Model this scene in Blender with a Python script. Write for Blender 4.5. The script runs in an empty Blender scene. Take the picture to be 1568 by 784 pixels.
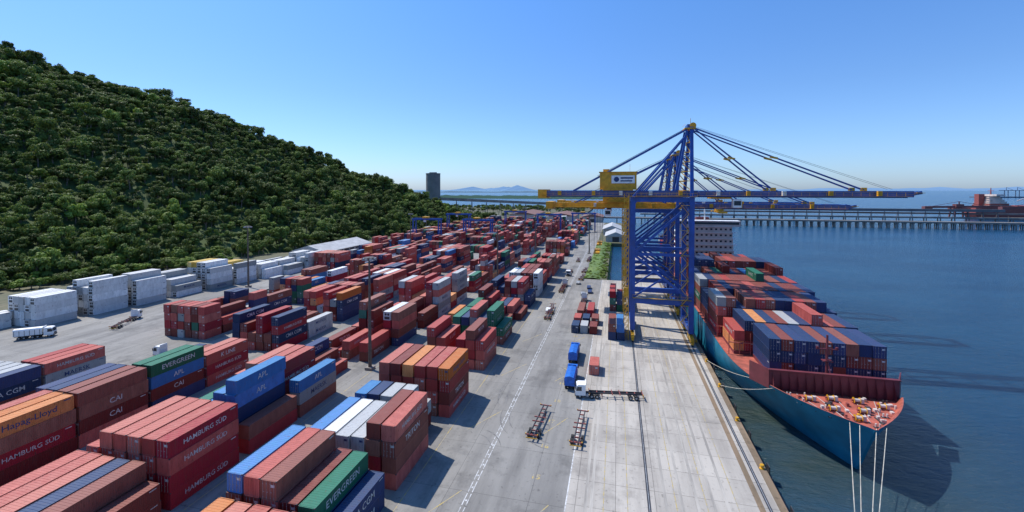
import bpy, math, random
from mathutils import Vector, Matrix, noise
random.seed(7)
S=bpy.context.scene
C=S.collection
# ---------------------------------------------------------------- materials
def newmat(name):
    m=bpy.data.materials.new(name); m.use_nodes=True
    nt=m.node_tree; b=nt.nodes['Principled BSDF']
    return m,nt,b
def N(nt,t,**k):
    n=nt.nodes.new(t)
    for a,v in k.items(): setattr(n,a,v)
    return n
def mixc(nt,fac,a,b,mode='MIX'):
    n=nt.nodes.new('ShaderNodeMix'); n.data_type='RGBA'; n.blend_type=mode
    for i,v in ((0,fac),(6,a),(7,b)):
        if hasattr(v,'links') or isinstance(v,bpy.types.NodeSocket): nt.links.new(v,n.inputs[i])
        elif i==0: n.inputs[0].default_value=v
        else: n.inputs[i].default_value=(v[0],v[1],v[2],1)
    return n.outputs[2]
def maprange(nt,v,a,b,c,d):
    n=nt.nodes.new('ShaderNodeMapRange'); nt.links.new(v,n.inputs[0])
    for i,x in enumerate((a,b,c,d)): n.inputs[i+1].default_value=x
    return n.outputs[0]
def noisen(nt,scale,detail=4,rough=.55,vec=None,sc=None):
    n=nt.nodes.new('ShaderNodeTexNoise'); n.inputs['Scale'].default_value=scale
    n.inputs['Detail'].default_value=detail; n.inputs['Roughness'].default_value=rough
    if vec is None:
        vec=nt.nodes.new('ShaderNodeNewGeometry').outputs['Position']
    if sc:
        mp=nt.nodes.new('ShaderNodeMapping'); mp.inputs['Scale'].default_value=sc
        nt.links.new(vec,mp.inputs[0]); vec=mp.outputs[0]
    nt.links.new(vec,n.inputs['Vector'])
    return n.outputs['Fac']
def simple(name,col,rough=.6,var=.25,scale=1.5,metal=0,dirt=(.08,.06,.05),dirtamt=.35):
    m,nt,b=newmat(name)
    f=noisen(nt,scale)
    f2=maprange(nt,f,.35,.7,0,1)
    c1=mixc(nt,f2,[x*(1-var) for x in col],[min(1,x*(1+var)) for x in col])
    d=maprange(nt,noisen(nt,scale*.37,6),.55,.75,0,dirtamt)
    c=mixc(nt,d,c1,dirt)
    nt.links.new(c,b.inputs['Base Color']); b.inputs['Roughness'].default_value=rough; b.inputs['Metallic'].default_value=metal
    return m
def paint(name,col,fade):
    m,nt,b=newmat(name)
    oi=N(nt,'ShaderNodeObjectInfo'); tc=N(nt,'ShaderNodeTexCoord')
    hsv=N(nt,'ShaderNodeHueSaturation'); hsv.inputs['Color'].default_value=(*col,1)
    nt.links.new(maprange(nt,oi.outputs['Random'],0,1,.485,.515),hsv.inputs['Hue'])
    nt.links.new(maprange(nt,oi.outputs['Random'],0,1,.62,1.25),hsv.inputs['Value'])
    nt.links.new(maprange(nt,oi.outputs['Random'],0,1,1.04,.8),hsv.inputs['Saturation'])
    add=N(nt,'ShaderNodeVectorMath',operation='ADD')
    nt.links.new(tc.outputs['Object'],add.inputs[0]); 
    mul=N(nt,'ShaderNodeVectorMath',operation='SCALE'); nt.links.new(oi.outputs['Location'],mul.inputs[0]); mul.inputs['Scale'].default_value=3.7
    nt.links.new(mul.outputs[0],add.inputs[1]); v=add.outputs[0]
    n1=noisen(nt,.9,5,.6,v,(1,1,.35))
    geo=N(nt,'ShaderNodeNewGeometry'); sep=N(nt,'ShaderNodeSeparateXYZ'); nt.links.new(geo.outputs['Normal'],sep.inputs[0])
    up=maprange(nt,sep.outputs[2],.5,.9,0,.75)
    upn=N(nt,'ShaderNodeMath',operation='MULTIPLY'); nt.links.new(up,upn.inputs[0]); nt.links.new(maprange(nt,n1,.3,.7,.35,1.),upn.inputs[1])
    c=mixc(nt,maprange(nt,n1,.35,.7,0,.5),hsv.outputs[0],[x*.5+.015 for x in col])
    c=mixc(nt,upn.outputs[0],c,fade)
    streak=maprange(nt,noisen(nt,2.6,6,.7,v,(1,1,.12)),.52,.74,0,.4)
    c=mixc(nt,streak,c,[x*.35+.05 for x in col])
    rust=maprange(nt,noisen(nt,2.2,7,.7,v,(1,1,.5)),.585,.70,0,.75)
    c=mixc(nt,rust,c,(.12,.05,.03))
    nt.links.new(c,b.inputs['Base Color']); b.inputs['Roughness'].default_value=.55
    b.inputs['Specular IOR Level'].default_value=.3
    return m
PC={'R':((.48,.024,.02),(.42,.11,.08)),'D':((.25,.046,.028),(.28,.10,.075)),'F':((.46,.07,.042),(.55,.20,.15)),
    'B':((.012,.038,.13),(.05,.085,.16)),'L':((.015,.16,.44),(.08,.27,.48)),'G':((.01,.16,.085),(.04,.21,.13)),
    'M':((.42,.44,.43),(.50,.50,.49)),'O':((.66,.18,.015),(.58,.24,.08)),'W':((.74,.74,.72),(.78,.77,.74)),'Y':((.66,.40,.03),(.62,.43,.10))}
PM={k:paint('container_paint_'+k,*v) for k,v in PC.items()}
m_dark=simple('dark_steel',(.04,.04,.045),.5)
m_white=simple('white_paint',(.78,.78,.76),.5,.08)
m_label=simple('weathered_lettering',(.55,.54,.52),.6,.3,2.5,dirt=(.25,.12,.1),dirtamt=.6)
m_navy=simple('navy_paint',(.01,.04,.14),.5)
m_steel=simple('galvanised_steel',(.35,.36,.36),.45,metal=.3)
m_blue=simple('crane_blue_paint',(.015,.075,.33),.45,.2,.5)
m_yellow=simple('crane_yellow_paint',(.66,.34,.015),.5,.2,.7)
m_rubber=simple('rubber',(.02,.02,.02),.8)
m_glass,_nt,_b=newmat('dark_glass'); _b.inputs['Base Color'].default_value=(.02,.03,.04,1); _b.inputs['Roughness'].default_value=.08
m_teal=simple('hull_teal_paint',(.012,.19,.30),.4,.2,.25,dirt=(.07,.10,.11),dirtamt=.5)
m_deckred=simple('deck_red_paint',(.40,.10,.065),.65,.3,.6)
m_maroon=simple('maroon_paint',(.15,.028,.035),.55,.2,.5)
m_cream=simple('cream_superstructure',(.58,.50,.45),.5,.1,.5)
m_rope=simple('mooring_rope_fibre',(.55,.5,.4),.8)
m_conc=simple('silo_concrete',(.19,.19,.185),.8,.2,.08)
m_pierc=simple('pier_concrete',(.26,.23,.2),.8,.25,.1)
m_rustred=simple('rust_red_paint',(.30,.075,.06),.6)
m_ldr=simple('loader_red_paint',(.17,.06,.06),.6)
m_roof=simple('roof_sheet',(.45,.44,.42),.6,.15,.3)
m_brownroof=simple('brown_roof',(.22,.11,.08),.7)
m_wall=simple('plaster_wall',(.45,.42,.38),.8)
# grounds
def ground_mat(name,a,b2,stain,joint=None,mort=.05,tone=.86):
    m,nt,b=newmat(name)
    f=noisen(nt,.035,6,.6); c=mixc(nt,maprange(nt,f,.35,.65,0,1),a,b2)
    f2=noisen(nt,.25,6,.65,None,(1,.12,1)); c=mixc(nt,maprange(nt,f2,.44,.68,0,.85),c,stain)
    f3=noisen(nt,1.2,4); c=mixc(nt,maprange(nt,f3,.60,.72,0,.6),c,[x*.45 for x in stain])
    f5=noisen(nt,.09,5,.7); c=mixc(nt,maprange(nt,f5,.53,.66,0,.6),c,[x*.72 for x in stain])
    f4=noisen(nt,9,3); c=mixc(nt,maprange(nt,f4,.3,.7,.25,0),c,[x*.5 for x in a])
    if joint:
        br=N(nt,'ShaderNodeTexBrick'); br.offset=0
        geo=N(nt,'ShaderNodeNewGeometry'); nt.links.new(geo.outputs['Position'],br.inputs['Vector'])
        br.inputs['Scale'].default_value=1; br.inputs['Brick Width'].default_value=joint; br.inputs['Row Height'].default_value=joint
        br.inputs['Mortar Size'].default_value=mort; br.inputs['Mortar Smooth'].default_value=.2
        br.inputs['Color1'].default_value=(1,1,1,1); br.inputs['Color2'].default_value=(tone,tone,tone,1); br.inputs['Mortar'].default_value=(.45,.45,.45,1)
        c=mixc(nt,1.0,c,br.outputs['Color'],'MULTIPLY')
    nt.links.new(c,b.inputs['Base Color']); b.inputs['Roughness'].default_value=.85
    return m
m_yard=ground_mat('yard_asphalt',(.25,.238,.215),(.315,.30,.27),(.15,.142,.13),joint=13,mort=.04,tone=.9)
m_apron=ground_mat('apron_concrete',(.44,.40,.345),(.53,.485,.415),(.29,.26,.225),joint=6)
m_soil=ground_mat('soil',(.10,.10,.05),(.16,.14,.08),(.05,.07,.03))
m_cope=ground_mat('cope_stone',(.22,.15,.09),(.30,.22,.14),(.1,.08,.05))
def leafmat(name,a,b2,c3):
    m,nt,b=newmat(name)
    oi=N(nt,'ShaderNodeObjectInfo')
    at=N(nt,'ShaderNodeAttribute'); at.attribute_name='tone'
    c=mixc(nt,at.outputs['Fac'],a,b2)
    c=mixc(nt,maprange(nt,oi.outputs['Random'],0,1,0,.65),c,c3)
    hs=N(nt,'ShaderNodeHueSaturation'); nt.links.new(c,hs.inputs['Color'])
    fr=N(nt,'ShaderNodeMath',operation='FRACT'); ml=N(nt,'ShaderNodeMath',operation='MULTIPLY'); ml.inputs[1].default_value=17.3
    nt.links.new(oi.outputs['Random'],ml.inputs[0]); nt.links.new(ml.outputs[0],fr.inputs[0]); nt.links.new(maprange(nt,fr.outputs[0],0,1,.6,1.5),hs.inputs['Value'])
    c=hs.outputs[0]
    nt.links.new(c,b.inputs['Base Color']); b.inputs['Roughness'].default_value=.6
    b.inputs['Specular IOR Level'].default_value=.25
    tr=N(nt,'ShaderNodeBsdfTranslucent'); nt.links.new(c,tr.inputs['Color']); ms=N(nt,'ShaderNodeMixShader'); ms.inputs[0].default_value=.3
    nt.links.new(b.outputs[0],ms.inputs[1]); nt.links.new(tr.outputs[0],ms.inputs[2]); nt.links.new(ms.outputs[0],nt.nodes['Material Output'].inputs['Surface'])
    return m
m_leaf=leafmat('leaves',(.05,.085,.016),(.15,.215,.045),(.12,.155,.028))
m_leafy=leafmat('bright_leaves',(.09,.15,.018),(.21,.29,.06),(.17,.23,.035))
m_bark=simple('bark',(.16,.13,.10),.9)
m_hill,_nt,_b=newmat('hill_undergrowth')
_c=mixc(_nt,noisen(_nt,.15,6,.7),(.025,.045,.01),(.09,.14,.03)); _nt.links.new(_c,_b.inputs['Base Color']); _b.inputs['Roughness'].default_value=.9
# water
m_water,nt,b=newmat('sea_water')
geo=N(nt,'ShaderNodeNewGeometry'); sep=N(nt,'ShaderNodeSeparateXYZ'); nt.links.new(geo.outputs['Position'],sep.inputs[0])
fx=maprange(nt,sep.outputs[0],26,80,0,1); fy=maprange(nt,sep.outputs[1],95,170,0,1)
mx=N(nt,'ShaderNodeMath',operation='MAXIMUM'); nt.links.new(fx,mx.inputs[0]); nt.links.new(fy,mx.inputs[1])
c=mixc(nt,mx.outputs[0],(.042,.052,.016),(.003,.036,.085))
c=mixc(nt,maprange(nt,noisen(nt,.008,6,.65,None,(1,2.2,1)),.38,.64,0,.8),c,(.009,.062,.125))
nt.links.new(c,b.inputs['Base Color']); b.inputs['Roughness'].default_value=.2; b.inputs['IOR'].default_value=1.33
n1=noisen(nt,.28,7,.68,None,(1,1.9,1)); n2=noisen(nt,.04,4,.6)
ad=N(nt,'ShaderNodeMath',operation='ADD'); nt.links.new(n1,ad.inputs[0]); nt.links.new(n2,ad.inputs[1])
bp=N(nt,'ShaderNodeBump'); bp.inputs['Strength'].default_value=.8; bp.inputs['Distance'].default_value=1.4
nt.links.new(ad.outputs[0],bp.inputs['Height']); nt.links.new(bp.outputs[0],b.inputs['Normal'])
def haze_tinted(name,c): 
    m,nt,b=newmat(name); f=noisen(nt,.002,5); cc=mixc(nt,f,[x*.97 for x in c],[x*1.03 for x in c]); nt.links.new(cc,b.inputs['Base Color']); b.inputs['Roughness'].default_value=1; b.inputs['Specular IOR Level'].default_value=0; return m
m_mount=haze_tinted('distant_mountain',(.15,.25,.37)); m_farland=haze_tinted('distant_mangrove',(.045,.085,.065)); m_farport=haze_tinted('distant_port',(.13,.17,.22)); m_isle=haze_tinted('distant_isle',(.10,.16,.21))  # aerial haze painted in: bluish tint is part of these base colours
# ---------------------------------------------------------------- mesh builder
class MB:
    def __init__(s): s.v=[];s.f=[];s.m=[]
    def add(s,vs,fs,mi=0):
        o=len(s.v); s.v+= [tuple(x) for x in vs]
        for f in fs: s.f.append(tuple(o+i for i in f)); s.m.append(mi)
    def box(s,x0,x1,y0,y1,z0,z1,mi=0):
        s.add([(x0,y0,z0),(x1,y0,z0),(x1,y1,z0),(x0,y1,z0),(x0,y0,z1),(x1,y0,z1),(x1,y1,z1),(x0,y1,z1)],
              [(0,3,2,1),(4,5,6,7),(0,1,5,4),(1,2,6,5),(2,3,7,6),(3,0,4,7)],mi)
    def beam(s,p,q,w,h=None,mi=0):
        h=h or w; p=Vector(p);q=Vector(q);d=(q-p).normalized()
        up=Vector((0,0,1)) if abs(d.z)<.95 else Vector((0,1,0))
        a=d.cross(up).normalized(); u=a.cross(d).normalized()
        a*=w/2;u*=h/2
        s.add([p-a-u,p+a-u,p+a+u,p-a+u,q-a-u,q+a-u,q+a+u,q-a+u],[(0,1,2,3),(7,6,5,4),(0,4,5,1),(1,5,6,2),(2,6,7,3),(3,7,4,0)],mi)
    def cyl(s,p,q,r,mi=0,n=12,r2=None,cap=True):
        r2=r if r2 is None else r2; p=Vector(p);q=Vector(q);d=(q-p).normalized()
        up=Vector((0,0,1)) if abs(d.z)<.95 else Vector((0,1,0))
        a=d.cross(up).normalized(); u=a.cross(d).normalized()
        vs=[]
        for c,rr in((p,r),(q,r2)):
            for i in range(n):
                t=2*math.pi*i/n; vs.append(c+a*math.cos(t)*rr+u*math.sin(t)*rr)
        fs=[(i,(i+1)%n,n+(i+1)%n,n+i) for i in range(n)]
        if cap: fs+=[tuple(range(n-1,-1,-1)),tuple(range(n,2*n))]
        s.add(vs,fs,mi)
    def mesh(s,name,mats,smooth=False):
        me=bpy.data.meshes.new(name); me.from_pydata(s.v,[],s.f)
        for m in mats: me.materials.append(m)
        me.polygons.foreach_set('material_index',s.m)
        if smooth: me.polygons.foreach_set('use_smooth',[True]*len(s.f))
        me.update(); return me
    def obj(s,name,mats,parent=None,smooth=False,loc=(0,0,0),rot=0):
        o=bpy.data.objects.new(name,s.mesh(name,mats,smooth)); C.objects.link(o)
        o.location=loc; o.rotation_euler=(0,0,rot)
        if parent: o.parent=parent
        return o
def empty(name,loc=(0,0,0),rot=0):
    e=bpy.data.objects.new(name,None); e.empty_display_size=.5; C.objects.link(e); e.location=loc; e.rotation_euler=(0,0,rot); return e
def text_geo(t,size,bold=.015):
    cu=bpy.data.curves.new('t','FONT'); cu.body=t; cu.size=size; cu.align_x='CENTER'; cu.align_y='CENTER'; cu.offset=bold; cu.resolution_u=2
    o=bpy.data.objects.new('t',cu); C.objects.link(o); bpy.context.view_layer.update()
    dg=bpy.context.evaluated_depsgraph_get(); me=o.evaluated_get(dg).to_mesh()
    vs=[tuple(v.co) for v in me.vertices]; fs=[tuple(p.vertices) for p in me.polygons]
    o.evaluated_get(dg).to_mesh_clear(); bpy.data.objects.remove(o); bpy.data.curves.remove(cu)
    return vs,fs
# ---------------------------------------------------------------- containers
W,H=2.44,2.59
TXT={}
def container_mesh(L,col,label,H=2.59):
    b=MB(); w=W/2; l=L/2
    for sx in(-1,1):
        for sy in(-1,1):
            x0,x1=sorted((sx*w,sx*(w-.15))); y0,y1=sorted((sy*l,sy*(l-.15)))
            b.box(x0,x1,y0,y1,.12,H-.12,0)
            b.box(x0-.003,x1+.003,y0-.003,y1+.003,0,.12,1); b.box(x0-.003,x1+.003,y0-.003,y1+.003,H-.12,H,1)
        x0,x1=sorted((sx*w,sx*(w-.08)))
        b.box(x0,x1,-l+.155,l-.155,.01,.17,0); b.box(x0,x1,-l+.155,l-.155,H-.11,H-.01,0)
        ys=[];n=int((L-.32)/.28);p=(L-.32)/n
        for i in range(n):
            y=-l+.16+i*p
            for f,d in((0,.02),(.34,.02),(.5,.065),(.84,.065)): ys.append((y+f*p,d))
        ys.append((l-.16,.02))
        vs=[];fs=[]
        for y,d in ys: vs+=[(sx*(w-d),y,.16),(sx*(w-d),y,H-.1)]
        for i in range(len(ys)-1):
            q=(2*i,2*i+2,2*i+3,2*i+1); fs.append(q if sx>0 else q[::-1])
        b.add(vs,fs,0)
    for sy in(-1,1):
        y0,y1=sorted((sy*l,sy*(l-.1)))
        b.box(-w+.155,w-.155,y0,y1,.01,.16,0); b.box(-w+.155,w-.155,y0,y1,H-.13,H-.01,0)
    ys=[];n=int((L-.3)/.42);p=(L-.3)/n
    for i in range(n):
        y=-l+.15+i*p
        for f,d in((0,.015),(.4,.015),(.5,.045),(.9,.045)): ys.append((y+f*p,d))
    ys.append((l-.15,.015)); vs=[];fs=[]
    for y,d in ys: vs+=[(-w+.07,y,H-d),(w-.07,y,H-d)]
    for i in range(len(ys)-1): fs.append((2*i,2*i+1,2*i+3,2*i+2))
    b.add(vs,fs,0)
    b.box(-w+.09,w-.09,-l+.12,l-.12,.05,.14,1)
    xs=[];n=8;p=(W-.32)/n
    for i in range(n):
        x=-w+.16+i*p
        for f,d in((0,.02),(.4,.02),(.5,.06),(.9,.06)): xs.append((x+f*p,d))
    xs.append((w-.16,.02));vs=[];fs=[]
    for x,d in xs: vs+=[(x,l-d,.15),(x,l-d,H-.12)]
    for i in range(len(xs)-1): fs.append((2*i+1,2*i+3,2*i+2,2*i))
    b.add(vs,fs,0)
    if col=='W':
        b.box(-w+.16,w-.16,-l+.06,-l+.1,.16,H-.12,0)
        b.box(-.85,.85,-l+.02,-l+.06,.25,1.1,1); b.cyl((-.45,-l+.06,1.75),(-.45,-l+.01,1.75),.36,1,14); b.cyl((.45,-l+.06,1.75),(.45,-l+.01,1.75),.36,1,14)
        b.box(-w+.3,w-.3,-l+.03,-l+.058,2.2,2.4,3)
    else:
        b.box(-w+.16,-.012,-l+.03,-l+.08,.16,H-.12,0); b.box(.012,w-.16,-l+.03,-l+.08,.16,H-.12,0)
        for x in(-.85,-.3,.3,.85):
            b.cyl((x,-l+.005,.1),(x,-l+.005,H-.08),.022,3,6)
            b.box(x-.05,x+.05,-l-.012,-l+.03,.3,.4,3); b.box(x-.05,x+.05,-l-.012,-l+.03,2.1,2.2,3)
            b.box(x-.02,x+.22 if x<.5 else x+.02,-l-.012,-l+.02,1.05,1.1,3)
        b.box(.35,.95,-l+.02,-l+.029,1.75,2.1,2)
    if label:
        if label not in TXT: TXT[label]=text_geo(label,1.,.006)
        vs,fs=TXT[label]
        wid=max(v[0] for v in vs)-min(v[0] for v in vs); sc=min(1.45,(L*.62)/wid)
        cz=H/2
        b.add([(w-.012,v[0]*sc,cz+v[1]*sc) for v in vs],fs,2)
        b.add([(-w+.012,-v[0]*sc,cz+v[1]*sc) for v in vs],fs,2)
    b.add([(w-.014,l-1.5,H-.45),(w-.014,l-.5,H-.45),(w-.014,l-.5,H-.3),(w-.014,l-1.5,H-.3)],[(0,1,2,3)],2)
    lm=m_navy if col in 'MOW' else m_label
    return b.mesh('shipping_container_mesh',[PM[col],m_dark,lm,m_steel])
LAB={'R':['HAMBURG S\u00dcD','',''],'B':['CMA CGM','',''],'L':['APL','',''],'M':['MAERSK','MAERSK',''],'G':['EVERGREEN','U A S C',''],
     'O':['Hapag-Lloyd',''],'D':['','','','','CAI','TRITON'],'F':['','','K LINE'],'W':[''],'Y':['']}
CM={}; CMF={}
for k,ls in LAB.items():
    for L in(12.19,6.06):
        CM[(k,L)]=[]; seen={}
        for t in ls:
            if L<7 and t: t={'MAERSK':'MAERSK','CMA CGM':'CMA CGM'}.get(t,'')
            if t not in seen: seen[t]=container_mesh(L,k,t)
            CM[(k,L)].append(seen[t])
NC=0
def cont(x,y,z,col,L=12.19,rot=0,lab=None):
    global NC
    ms=CM[(col,L)]; me=ms[0] if (lab and random.random()<.75) else random.choice(ms)
    o=bpy.data.objects.new('shipping_container',me); C.objects.link(o)
    flip=math.pi if random.random()<.5 and abs(rot)<1 else 0
    o.location=(x+random.uniform(-.07,.07),y+L/2+random.uniform(-.16,.16),z); o.rotation_euler=(0,0,rot+flip+random.uniform(-.004,.004)); NC+=1
PITCH=2.78; HC=2.6
def rows(x0,y0,lst,L=12.19):
    for i,s in enumerate(lst):
        for k,c in enumerate(s): cont(x0-i*PITCH,y0,.012+k*HC,c,L,lab=(c in 'RBLMG' and k>=len(s)-2))
BX={'A':-35.2,'B':-65.8,'C':-97.6,'D':-129}
near={
'A':[(33.6,["BB","FFF","DFF","RFF","FFF","FFO"]),(46.9,["BB","DBG","RDD","DDRD","RDDR","DRDL"]),
     (62.3,["RDDR","RRDD","DMM","MWM","DWW","FLL"]),(85.3,["RDFO","DRFF","RDFF","DRFO","RRFD","DRFF"])],
'B':[(37,["DD","RDD","BDB","DRF","RDF","FRR"]),(50.5,["RRRR","RRRF","FRRF","RRFF","RFFF","RRR"]),
     (65.,["RD","BBBLL","DBLL","RBL","GDG","R"]),(78,["DML","","RFRF","DRRF","RRFF","FRF"]),(90.8,["","","F","DD","BBB","BB"])],
'C':[(33.5,["RR","RR","RF","RR","FR","R"]),(46.3,["DRDO","RDRO","DDRF","RRD","BDB","RB"]),(59,["RDDD","DDDD","BDDB","DBDB","RRD","DD"]),
     (72,["BDLG","BDBG","DLG","D","FD","BD"]),(85,["RRF","RFF","RR","","DD","BB"])],
'D':[(46.3,["BM","MM","MMB","DMM","RMM","MM"]),(59,["DBB","BMM","MMM","MRM","DMM","MM"]),(72,["DMR","RMR","MMR","MM","B","D"])]}
for k,bs in near.items():
    for y,l in bs: rows(BX[k],y,l)
rows(BX['A'],76.2,["","DM","DMM","WDM","RFB","DBL"],6.06)
def wcol():
    return random.choices('RDFBLGMOW',[31,27,11,12,3,5,5,4,2])[0]
def autoblock(x0,nrow,y0,y1,dens=.8,hmax=5,gaps=()):
    y=y0
    while y<y1:
        if any(a<=y<=b or a<=y+12<=b for a,b in gaps): y+=3; continue
        L=12.19 if random.random()<.75 else 6.06
        base=random.choice([2,2,3,3,4,4,5]) if random.random()<dens+.1 else 0
        dom=wcol()
        for i in range(nrow):
            if random.random()<(1-dens)*.6: continue
            h=min(hmax,max(0,base+random.choice([-2,-1,0,0,0,1])))
            dc=dom if random.random()<.45 else wcol()
            for k in range(h):
                c=dc if random.random()<.5 else wcol()
                cont(x0-i*PITCH,y,.012+k*HC,c,L)
        y+=L+.7+(random.random()<.12)*5
cross=[(194,204),(300,312),(420,432)]
autoblock(BX['A'],6,110,610,.88,4,cross)
autoblock(BX['B'],6,108,610,.9,5,cross)
autoblock(BX['C'],6,108,610,.88,4,cross)
autoblock(BX['D'],6,112,190,.8,4)
autoblock(BX['D'],6,206,610,.85,4,cross)
autoblock(-160,6,225,610,.8,4,cross)
autoblock(-191,4,330,560,.7,3,cross)
for y,n,h,x in((108,5,4,-197),(124,5,5,-195),(138,5,5,-193),(153,5,4,-191),(168,5,5,-189),(182,5,4,-188),(196,6,3,-184),(209,6,3,-181),(222,6,4,-178),(235,6,3,-182)):
    for i in range(n):
        hh_=max(1,h-random.choice([0,0,0,1])-(1 if i==0 and y%2 else 0))
        for k in range(hh_):
            c=random.choices('WM',[12,2])[0]
            if k==hh_-1 and y in(138,168,182) and i>2: c='Y'
            cont(x-i*PITCH,y,.012+k*HC,c)
for i in range(5):
    for k in range(2): cont(-207-i*3,95+(i%2),.012+k*HC,'W')
for x,y,c,L in((-5.6,114,'R',6.06),(-13.5,146,'B',6.06),(-10.5,146.5,'M',6.06),(-7.5,146,'D',6.06),(-13.5,155,'R',6.06),(-10.5,155,'B',6.06),(-7.4,156,'D',6.06),(-13.2,165,'D',12.19),(-9.6,166,'R',12.19),
    (-1.4,142,'B',12.19),(1.3,142,'B',12.19),(-1.5,176,'D',12.19),(1.3,176,'G',12.19),(-1.5,192,'B',12.19),(1.4,192,'R',12.19)):
    cont(x,y,.02,c,L)
for x,y,c in((-1.4,142,'D'),(1.3,142,'L'),(-1.5,176,'G'),(1.3,176,'B'),(-1.5,192,'D')): cont(x,y,2.62,c)
cont(-1.5,176,5.22,'R')
# ---------------------------------------------------------------- ground, water
b=MB(); b.box(-3000,-5,-400,640,-8,0); b.box(-5,25,-400,236,-8,0); b.box(-5,12,400,640,-8,0); b.box(-3000,-60,640,1150,-8,-.3)
b.obj('ground',[m_soil])
b=MB()
R=40000
b.add([(-R,-3000,-3.2),(R,-3000,-3.2),(R,R,-3.2),(-R,R,-3.2)],[(0,1,2,3)])
b.obj('water',[m_water])
b=MB(); b.add([(-232,-50,.004),(-7.5,-50,.004),(-7.5,236,.004),(-232,236,.004)],[(0,1,2,3)]); b.add([(-222,236,.004),(-17,236,.004),(-17,640,.004),(-205,640,.004)],[(0,1,2,3)])
b.obj('container_yard_pavement',[m_yard])
b=MB(); b.add([(-7.5,-50,.008),(23.9,-50,.008),(23.9,236,.008),(-7.5,236,.008)],[(0,1,2,3)])
b.obj('quay_apron_pavement',[m_apron])
b=MB(); b.box(8,25,236,350,-1.2,0)
for y in range(240,350,8):
    for x in(9.5,16,23.5): b.cyl((x,y,-7),(x,y,-1.2),.5,0,10)
b.obj('quay_pier',[m_apron])
b=MB(); b.box(23.9,25.02,-50,236,-.4,.16,0)
for y in range(-45,236,14): b.box(25.02,25.06,y,y+5,-2.9,-.4,0)
b.obj('quay_kerb',[m_cope])
for y in range(-37,236,11):
    b=MB(); b.cyl((25.02,y,-1.6),(25.9,y,-1.6),.55,0,12); b.box(25.9,26.05,y-.8,y+.8,-2.8,-.2,1); b.beam((25.1,y,-.2),(25.95,y,-.4),.05,.05,0)
    b.obj('dock_fender',[m_rubber,m_dark])
for y in range(-30,236,16):
    b=MB(); b.cyl((24.4,y,.16),(24.4,y,.24),.42,0,12); b.cyl((24.4,y,.24),(24.4,y,.7),.22,0,12,.2); b.cyl((24.4,y,.68),(24.4,y,.86),.38,0,12,.32)
    b.obj('mooring_bollard',[m_yellow if y%32 else m_dark])
def strip(b,x,w,y0,y1,z,mi): b.add([(x-w/2,y0,z),(x+w/2,y0,z),(x+w/2,y1,z),(x-w/2,y1,z)],[(0,1,2,3)],mi)
for x in(5,22.6):
    b=MB(); strip(b,x,.5,-50,236,.012,0); b.box(x-.05,x+.05,-50,236,.013,.045,1); b.obj('crane_rail',[m_dark,m_steel])
b=MB(); strip(b,21.4,.9,-50,236,.012,0); b.obj('cable_trench_cover',[m_cope])
m_wl,nt,bb=newmat('worn_white_marking'); f=noisen(nt,1.3,6,.7); nt.links.new(mixc(nt,maprange(nt,f,.45,.6,0,1),(.62,.62,.6),(.3,.29,.27)),bb.inputs['Base Color'])
m_yl,nt,bb=newmat('worn_yellow_marking'); f=noisen(nt,1.1,6,.7); nt.links.new(mixc(nt,maprange(nt,f,.42,.58,0,1),(.5,.36,.08),(.29,.27,.23)),bb.inputs['Base Color'])
b=MB(); 
y=-40
while y<400:
    strip(b,-22.1,.14,y,y+2.6,.012,0); strip(b,-22.75,.14,y,y+2.6,.012,0); strip(b,-22.42,.3,y+.9,y+1.3,.014,0); y+=3
strip(b,-7.4,.18,-40,236,.012,0)
for x in(-32.2,-52.5,-62.8,-83.5,-94,-115,-126): strip(b,x,.15,-40,600,.012,1)
for x in(-1.8,1.8,9,13.5,18): strip(b,x,.12,-40,236,.016,1)
for y in range(30,236,26):
    for dx in(-29,-15):
        b.add([(dx,y,.013),(dx+.18,y,.013),(dx+5.2,y+9,.013),(dx+5,y+9,.013)],[(0,1,2,3)],1)
for i,y in enumerate(range(44,230,9)):
    vs,fs=text_geo(str(12+i),1.7,.02)
    b.add([(v[0]-13,v[1]+y,.013) for v in vs],fs,1)
b.obj('pavement_markings',[m_wl,m_yl])
m_tyre,nt,bb=newmat('tyre_stain'); bb.inputs['Roughness'].default_value=.8
f=noisen(nt,.4,5,.7,None,(1,.1,1)); nt.links.new(mixc(nt,maprange(nt,f,.4,.6,0,1),(.25,.23,.20),(.44,.405,.35)),bb.inputs['Base Color'])
b=MB()
for x in(7.5,9.9,12.2,14.6,16.6,-4.5,-3.6): strip(b,x,.45,-40,236,.0125,0)
b.obj('tyre_tracks',[m_tyre])
m_skid,nt,bb=newmat('skid_rubber'); bb.inputs['Roughness'].default_value=.8
f=noisen(nt,.6,5,.7); nt.links.new(mixc(nt,maprange(nt,f,.4,.6,0,1),(.12,.115,.11),(.22,.21,.195)),bb.inputs['Base Color'])
b=MB()
for _ in range(26):
    cx0=random.choice([-26,-18,-12,-57,-28]);cy=random.uniform(45,200); rr=random.uniform(7,14); a0=random.uniform(0,6.28); da=random.uniform(.5,1.5)
    for o_ in(0,1.9):
        pv=[]
        for i in range(13):
            a=a0+da*i/12; wv=.14*math.sin(math.pi*i/12)+.01
            for q in(-wv,wv): pv.append((max(-31.5 if cx0>-40 else -62,min(-8 if cx0>-40 else -53,cx0+(rr*.5+o_+q)*math.cos(a))),cy+(rr+o_+q)*math.sin(a),.0165+_*.0002))
        b.add(pv,[(2*i,2*i+1,2*i+3,2*i+2) for i in range(12)],0)
b.obj('skid_marks',[m_skid])
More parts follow.
